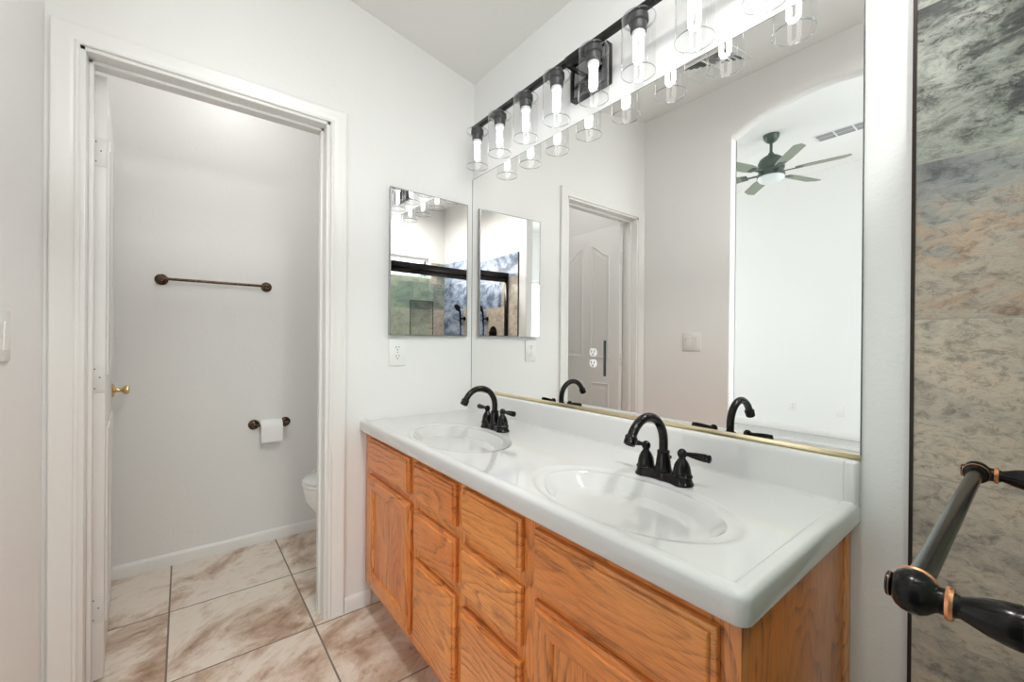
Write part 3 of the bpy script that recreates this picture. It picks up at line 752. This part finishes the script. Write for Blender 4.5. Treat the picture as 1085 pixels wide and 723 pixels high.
# ================================================================== OUTLETS AND SWITCHES
def duplex(name, label, group, c, nrm, w=.078, h=.120, mirrorplate=False, th=.006):
    """plate centred at c on a wall with outward normal nrm ('-y', '-x', '+x')"""
    ax = {'-y': ((1, 0), (0, -1)), '-x': ((0, 1), (-1, 0)), '+x': ((0, 1), (1, 0))}[nrm]
    (ux, uy), (nx_, ny_) = ax
    def bx(b, u0, u1, z0, z1, d0, d1, bev=0):
        p = [(c[0]+ux*u+nx_*d, c[1]+uy*u+ny_*d) for u in (u0, u1) for d in (d0, d1)]
        X = [q[0] for q in p]; Y = [q[1] for q in p]
        return b.box(min(X), max(X), min(Y), max(Y), c[2]+z0, c[2]+z1, bev)
    t = thing(name, label, 'outlet', c, 0, group)
    b = B(); bx(b, -w/2, w/2, -h/2, h/2, .0003, th, 0 if mirrorplate else .002); obj('plate', b, M['mirror'] if mirrorplate else M['plastic'], t, smooth=0 if mirrorplate else 30)
    for s in (-1, 1):
        b = B(); n = 28; zc = s*.0195
        pts = []
        for i in range(n):
            a = 2*PI*i/n; pu, pz = .0170*math.cos(a), .0170*math.sin(a); pz = max(-.0140, min(.0140, pz)); pts.append((pu, pz+zc))
        rs = []
        for d, k in ((th-.001, 1), (th+.0012, 1), (th+.0018, .95)): rs.append([(c[0]+ux*pu*k+nx_*d, c[1]+uy*pu*k+ny_*d, c[2]+zc+(pz-zc)*k) for pu, pz in pts])
        b.rings(rs); r = obj('receptacle', b, M['plastic'], t, smooth=40)
        b = B()
        for u0, u1, z0, z1 in ((-.0078, -.0052, -.001, .0082), (.0052, .0078, .000, .0078), (-.0026, .0026, -.0098, -.0052)): bx(b, u0, u1, zc+z0, zc+z1, th+.0010, th+.0022)
        obj('slots', b, M['slot'], r, smooth=0)
    b = B().lathe([(0, 0), (.0028, .0), (.0022, .0012), (0, .0014)], (c[0]+nx_*(th-.0002), c[1]+ny_*(th-.0002), c[2]), (nx_, ny_, 0), 12); obj('screw', b, M['chrome'], t)
    if mirrorplate:
        b = B(); bx(b, -w/2-.0008, -w/2+.002, -h/2, h/2, .0002, th+.0004); obj('plate_edge', b, M['mirror_edge'], t, smooth=0)
    return t
duplex('wall_outlet', 'white duplex outlet on the wall below the medicine cabinet', None, (.756, YF-.0002, 1.082), '-y')
duplex('mirror_outlet', 'duplex outlet in a mirrored plate set on the vanity mirror', None, (XM-.0052, .990, 1.080), '-x', .096, .124, True, .005)
duplex('wall_outlet', 'small duplex outlet low on the bedroom wall, seen in the mirror', None, (-3.8398, 1.988, .333), '+x', .075, .118)
t = thing('blank_plate', 'blank white cover plate low on the bedroom wall, right of the outlet in the mirror', 'cover plate', (-3.8398, 1.493, .322))
b = B(); b.box(-3.8398, -3.834, 1.455, 1.531, .263, .381, .002); obj('plate', b, M['plastic'], t)
sw = thing('light_switch', 'white double rocker light switch on the wall beside the arch', 'light switch', (XL, 1.427, 1.141))
b = B(); b.box(XL+.0002, XL+.006, 1.368, 1.486, 1.083, 1.199, .002); obj('plate', b, M['plastic'], sw)
for y in (1.404, 1.450):
    b = B(); b.rings([[(XL+.0055, y-.0165, 1.141-.033), (XL+.0055, y+.0165, 1.141-.033), (XL+.0055, y+.0165, 1.141+.033), (XL+.0055, y-.0165, 1.141+.033)],
                      [(XL+.0068, y-.0155, 1.141-.032), (XL+.0068, y+.0155, 1.141-.032), (XL+.0100, y+.0155, 1.141+.032), (XL+.0100, y-.0155, 1.141+.032)]])
    obj('rocker', b, M['plastic'], sw, smooth=20)

# ================================================================== TOILET ROOM FITTINGS
def rosette(x, z, y=YT, r=.027, dep=.050):
    b = B().lathe([(0, 0), (r, 0), (r, .004), (r*.93, .006), (r*.80, .0065), (r*.74, .0095), (r*.45, .012), (.0078, .018), (.0072, .030), (.0095, .036), (.0110, dep-.008), (.0115, dep), (.0095, dep+.009), (.005, dep+.012), (0, dep+.0125)], (x, y-.0002, z), (0, -1, 0), 28)
    return b
tb = thing('towel_bar', 'thin bronze towel bar on the toilet room wall', 'towel bar', (.14, YT, 1.42))
for x in (-.087, .364): obj('post', rosette(x, 1.427), M['brown_bronze'], tb)
b = B().tube([(-.087, YT-.049, 1.427), (.364, YT-.049, 1.427)], .0068, 16); obj('bar', b, M['brown_bronze'], tb)
tp = thing('toilet_paper_holder', 'bronze two-post toilet paper holder low on the wall', 'toilet paper holder', (.385, YT, .655))
for x in (.308, .462): obj('post', rosette(x, .662, dep=.046), M['brown_bronze'], tp)
b = B().tube([(.308, YT-.048, .662), (.462, YT-.048, .662)], .0060, 14); obj('roller', b, M['brown_bronze'], tp)
rl = thing('toilet_paper_roll', 'white toilet paper roll hanging on the bronze holder', 'toilet paper', (.385, YT-.048, .61))
rc = .651; yr = YT-.0485
b = B().lathe([(.0205, .333), (.0405, .333), (.0410, .334), (.0410, .436), (.0405, .437), (.0205, .437), (.0205, .333)], (0, yr, rc), (1, 0, 0), 40, False, False); obj('roll', b, M['paper'], rl)
b = B().lathe([(.0200, .3335), (.0206, .3335), (.0206, .4365), (.0200, .4365), (.0200, .3335)], (0, yr, rc), (1, 0, 0), 30, False, False); obj('core', b, M['cardboard'], rl)
b = B(); pr = [(yr-.0416, rc), (yr-.0418, rc-.02), (yr-.0412, rc-.05), (yr-.0400, rc-.078)]
b.rings([[(x, y, z) for x, o in ((.334, 0), (.436, 0)) for y in (y0,)] + [(.436, y0+.0008, z), (.334, y0+.0008, z)] for y0, z in pr]); obj('loose_sheet', b, M['paper'], rl)

# toilet, facing -x
ty = 2.315
to = thing('toilet', 'white toilet peeking out from behind the door casing', 'toilet', (.82, ty, 0))
def egg(xf, xb, w, z, n=40):
    """egg-shaped ring, tip towards -x"""
    cx = xf + (xb-xf)*.58; pts = []
    for i in range(n):
        a = 2*PI*i/n; c, s = math.cos(a), math.sin(a)
        lx = (xb-cx) if c > 0 else (cx-xf)
        pts.append((cx + c*lx, ty + s*w*(1 if c > 0 else (1-.10*(-c)**2)), z))
    return pts
b = B().rings([egg(.585, .98, .105, 0), egg(.580, .98, .108, .02), egg(.600, .97, .098, .06), egg(.610, .96, .095, .14), egg(.575, .96, .115, .20), egg(.520, .96, .150, .265), egg(.490, .955, .175, .32), egg(.482, .95, .183, .365), egg(.482, .95, .184, .380), egg(.488, .945, .180, .386)])
obj('bowl', b, M['porcelain'], to, smooth=60)
b = B().rings([egg(.478, .935, .186, .387), egg(.474, .937, .190, .391), egg(.474, .937, .190, .400), egg(.478, .935, .186, .405)]); obj('seat', b, M['porcelain'], to, smooth=60)
b = B().rings([egg(.482, .935, .182, .4065), egg(.476, .937, .188, .410), egg(.477, .937, .187, .420), egg(.490, .930, .176, .427), egg(.56, .90, .11, .432)]); obj('lid', b, M['porcelain'], to, smooth=60)
b = B(); b.box(.90, 1.0, ty-.10, ty+.10, .10, .40, .03, 4); b.box(.945, XM-.012, ty-.215, ty+.215, .385, .74, .025, 4); obj('tank', b, M['porcelain'], to)
b = B(); b.box(.937, XM-.008, ty-.222, ty+.222, .741, .772, .010, 3); obj('tank_lid', b, M['porcelain'], to)
b = B(); b.tube([(.945, ty-.15, .69), (.925, ty-.15, .69), (.922, ty-.12, .688), (.922, ty-.07, .682)], [.008, .006, .005, .006], 12); obj('flush_lever', b, M['chrome'], to)
# ceiling light in the toilet room
cz_ = ceil_z(.20)
cl = thing('ceiling_light', 'round white ceiling light in the toilet room', 'ceiling light', (.22, 2.24, cz_))
b = B().lathe([(0, .035), (.14, .035), (.14, -.004), (.12, -.008), (0, -.008)], (.22, 2.24, cz_), (0, 0, 1), 36); obj('lamp_base', b, M['trim'], cl)
b = B().lathe([(.128, -.006), (.124, -.03), (.10, -.055), (.06, -.070), (0, -.075)], (.22, 2.24, cz_), (0, 0, 1), 36, False, True); obj('lamp_shade', b, M['lamp_dome'], cl)

# ================================================================== CEILING VENT (seen in the mirror)
vt = thing('ceiling_vent', 'white square ceiling vent with dark angled louvres, seen in the mirror', 'vent', (.05, 1.12, ceil_z(.05)))
sl = math.atan(.194)
def on_ceil(bb, cx, cy_):
    R = Matrix.Rotation(sl, 3, 'Y')
    bmesh.ops.rotate(bb.bm, verts=bb.bm.verts, cent=(0, 0, 0), matrix=R); bmesh.ops.translate(bb.bm, verts=bb.bm.verts, vec=(cx, cy_, ceil_z(cx)-.0005)); return bb
vc = (.045, 1.125)
b = B()
for (a0, a1, c0, c1) in ((-.15, -.125, -.15, .15), (.125, .15, -.15, .15), (-.125, .125, -.15, -.125), (-.125, .125, .125, .15)): b.box(a0, a1, c0, c1, -.008, 0, .002)
obj('frame', on_ceil(b, *vc), M['vent'], vt)
b = B(); b.box(-.125, .125, -.125, .125, -.0015, 0); obj('backing', on_ceil(b, *vc), M['vent_dark'], vt, smooth=0)
b = B()
for q in range(4):
    R = Matrix.Rotation(q*PI/2, 4, 'Z')
    for k in range(5):
        d = .022 + k*.022; t2 = bmesh.new()
        ps = [(-d, d, -.002), (d, d, -.002), (d+.012, d+.015, -.008), (-d-.012, d+.015, -.008)]
        vs = [t2.verts.new(p) for p in ps] + [t2.verts.new((p[0], p[1], p[2]+.0012)) for p in ps]
        for f in ((0, 1, 2, 3), (7, 6, 5, 4), (0, 4, 5, 1), (1, 5, 6, 2), (2, 6, 7, 3), (3, 7, 4, 0)): t2.faces.new([vs[i] for i in f])
        b.merge(t2, R)
b.box(-.125, .125, -.004, .004, -.009, -.001); b.box(-.004, .004, -.125, .125, -.009, -.001)
obj('louvres', on_ceil(b, *vc), M['vent'], vt, smooth=0)

# ================================================================== CEILING FAN + BEDROOM VENT
FX, FY = -2.12, 1.63; fz = bed_ceil(FX)
fan = thing('ceiling_fan', 'dark six-blade ceiling fan with white light bowl in the bedroom', 'ceiling fan', (FX, FY, fz))
b = B().lathe([(0, .01), (.068, .01), (.070, -.005), (.066, -.03), (.050, -.058), (.028, -.076), (.0, -.080)], (FX, FY, fz), (0, 0, 1), 32); obj('canopy', b, M['fan_green'], fan)
b = B().lathe([(0, -.07), (.013, -.07), (.013, -.19), (0, -.19)], (FX, FY, fz), (0, 0, 1), 16); obj('downrod', b, M['fan_green'], fan)
b = B().lathe([(0, 2.955), (.022, 2.955), (.030, 2.935), (.055, 2.925), (.095, 2.895), (.112, 2.855), (.114, 2.80), (.105, 2.785), (.108, 2.765), (.118, 2.745), (.118, 2.725), (0, 2.725)], (FX, FY, 0), (0, 0, 1), 40); obj('motor_housing', b, M['fan_green'], fan)
b = B().lathe([(.112, 2.7255), (.115, 2.712), (.098, 2.688), (.060, 2.668), (0, 2.660)], (FX, FY, 0), (0, 0, 1), 36, True, True); obj('light_bowl', b, M['dome'], fan)
for k in range(6):
    a = math.radians(-40 - 60*k); R = Matrix.Translation((FX, FY, 2.765)) @ Matrix.Rotation(a, 4, 'Z') @ Matrix.Rotation(math.radians(-9), 4, 'X')
    t2 = B(); out = [(.20, -.045), (.30, -.062), (.545, -.066), (.605, -.010), (.600, .050), (.30, .058), (.20, .045)]
    t2.prism(out, 'z', -.003, .003); bb = B(); bb.merge(t2.bm, R); bl = obj('blade', bb, M['blade'], fan, smooth=0)
    t2 = B(); t2.box(.10, .24, -.014, .014, -.010, -.003, .002); t2.box(.20, .255, -.034, .034, -.008, -.0031, .002); bb = B(); bb.merge(t2.bm, R); obj('blade_iron', bb, M['fan_green'], bl, smooth=20)
bv = thing('bedroom_vent', 'slim grey ceiling vent above the bedroom, right of the fan in the mirror', 'vent', (-2.63, 1.18, bed_ceil(-2.63)))
zc = bed_ceil(-2.63)
b = B(); b.box(-2.72, -2.54, .94, 1.42, zc-.010, zc+.006, .002); obj('frame', b, M['vent'], bv)
for i in range(3):
    for j in range(2):
        b = B(); y0 = .965 + i*.15; x0 = -2.705 + j*.080; b.box(x0, x0+.070, y0, y0+.135, zc-.0115, zc-.0098); obj('grille', b, plain('vent_grille_grey', (.30, .30, .30), .6) if i == 0 and j == 0 else bpy.data.materials['vent_grille_grey'], bv, smooth=0)

# ================================================================== SHOWER
YG = -.012
en = thing('shower_frame', 'dark shower door rail and wall channels seen in the small mirror', 'shower frame', (.4, -.02, 0))
b = B(); b.box(XL+.0105, XM-.0105, -.060, -.004, 1.792, 1.850, .004); b.box(XL+.0105, XM-.0105, -.046, -.018, 1.752, 1.793, .003); obj('header_rail', b, M['bronze'], en)
for x0, x1 in ((XL+.0105, XL+.032), (XM-.032, XM-.0105)):
    b = B(); b.box(x0, x1, -.055, -.008, .112, 1.792, .003); obj('wall_channel', b, M['bronze'], en)
b = B(); b.box(XL+.0105, XM-.0105, -.055, -.008, .1002, .112, .002); obj('bottom_track', b, M['bronze'], en)
b = B(); b.box(XL+.0105, XM-.0105, -.085, .035, 0, .10, .006); struct('trim_7', b, M['slate_back'], 'tiled shower curb', smooth=30)
def sliding_door(label, x0, x1, y0):
    t = thing('sliding_glass_door', label, 'shower door', ((x0+x1)/2, y0, .113), 0, 'sliding shower doors')
    b = B(); b.box(x0, x1, y0-.008, y0, .1135, 1.751, .0008, 1); obj('glass_panel', b, M['door_glass'], t, smooth=0); return t
d1 = sliding_door('outer frameless glass shower door carrying the bronze towel bar', .335, XM-.034, YG)
d2 = sliding_door('inner frameless glass shower door slid behind the outer one', .365, XM-.034, YG-.028)
BY, BZ, X1, X2 = .0648, .938, .470, .985
bar = obj('towel_bar', B().tube([(X1, BY, BZ), (X2, BY, BZ)], .0088, 28), M['bronze'], d1)
for x, sg in ((X1, -1), (X2, 1)):
    b = B()
    L = BY-YG
    # along the post axis: finial disc, ball joint, neck, flare and foot on the glass
    b.lathe([(0, -.0168), (.0085, -.0168), (.0098, -.0158), (.0098, -.0135), (.0086, -.0128), (.0105, -.0122), (.0140, -.0098), (.0165, -.0055), (.0175, .0), (.0168, .0050), (.0145, .0092), (.0115, .0122), (.0100, .0145), (.0100, .0180), (.0092, .0240), (.0082, .0265), (.0098, .0310), (.0128, .0390), (.0150, .0480), (.0158, .0560), (.0142, .0630), (.0120, .0670), (.0200, .0700), (.0235, .0730), (.0240, L-.0002), (0, L-.0002)], (x, BY, BZ), (0, -1, 0), 36)
    # collar where the bar enters the ball
    b.lathe([(.0090, .0100), (.0138, .0110), (.0150, .0130), (.0142, .0155), (.0118, .0168), (.0090, .0172)], (x, BY, BZ), (-sg, 0, 0), 36, False, False)
    p = obj('bar_post', b, M['bronze'], bar)
    b = B().lathe([(.0092, .0184), (.0120, .0186), (.0128, .0208), (.0120, .0232), (.0092, .0234)], (x, BY, BZ), (0, -1, 0), 32, False, False)
    b.lathe([(.0140, .0106), (.0152, .0120), (.0153, .0132), (.0148, .0138)], (x, BY, BZ), (-sg, 0, 0), 32, False, False)
    b.lathe([(.0096, -.0138), (.0102, -.0142), (.0096, -.0148)], (x, BY, BZ), (0, -1, 0), 32, False, False)
    obj('copper_ring', b, M['copper'], p)['label'] = 'worn copper rings'
# hand shower and valve on the left wall of the shower
hs = thing('hand_shower', 'dark hand shower on the blue-grey tile, seen in the small mirror', 'shower head', (XL, -.34, 1.2))
xt = XL+.010
b = B().lathe([(0, 0), (.075, 0), (.075, .005), (.045, .010), (.022, .016), (.020, .045), (0, .047)], (xt, -.30, 1.22), (1, 0, 0), 32); v_ = obj('valve_plate', b, M['bronze'], hs)
b = B().tube([(xt+.042, -.30, 1.22), (xt+.050, -.30, 1.19), (xt+.055, -.30, 1.145)], [.009, .007, .009], 12); obj('valve_lever', b, M['bronze'], v_)
b = B().lathe([(0, 0), (.025, 0), (.025, .008), (.010, .014), (.010, .060), (0, .060)], (xt, -.42, 1.38), (1, 0, 0), 24); obj('bracket', b, M['bronze'], hs)
b = B().tube([(xt+.055, -.42, 1.29), (xt+.058, -.42, 1.37), (xt+.062, -.425, 1.45), (xt+.075, -.43, 1.50)], [.010, .011, .012, .014], 14)
b.lathe([(0, -.015), (.025, -.012), (.042, .004), (.044, .016), (.040, .019), (0, .019)], (xt+.085, -.43, 1.505), (.85, 0, -.5), 28); obj('wand', b, M['bronze'], hs)
pts = [(xt+.055, -.42, 1.29), (xt+.06, -.41, 1.18), (xt+.06, -.38, 1.0), (xt+.05, -.34, .86), (xt+.04, -.30, .84), (xt+.03, -.27, .90), (xt+.02, -.265, 1.02), (xt+.004, -.265, 1.06)]
b = B().tube(pts, .0065, 10); obj('hose', b, M['bronze'], hs)

# housings for the added fill lamps, out of view behind and above the camera
for lx, ly, lab in ((.42, -.42, 'unseen round fill light added in the ceiling over the shower'), (.34, .26, 'unseen round fill light added in the ceiling just outside the shower')):
    zr = ceil_z(lx)
    rl_ = thing('fill_light_housing', lab, 'ceiling light', (lx, ly, zr))
    b = B().lathe([(.105, .004), (.105, -.004), (.082, -.009), (.078, -.006), (.078, .004)], (lx, ly, zr), (.19, 0, 1), 36, False, False); obj('trim_ring', b, M['trim'], rl_)
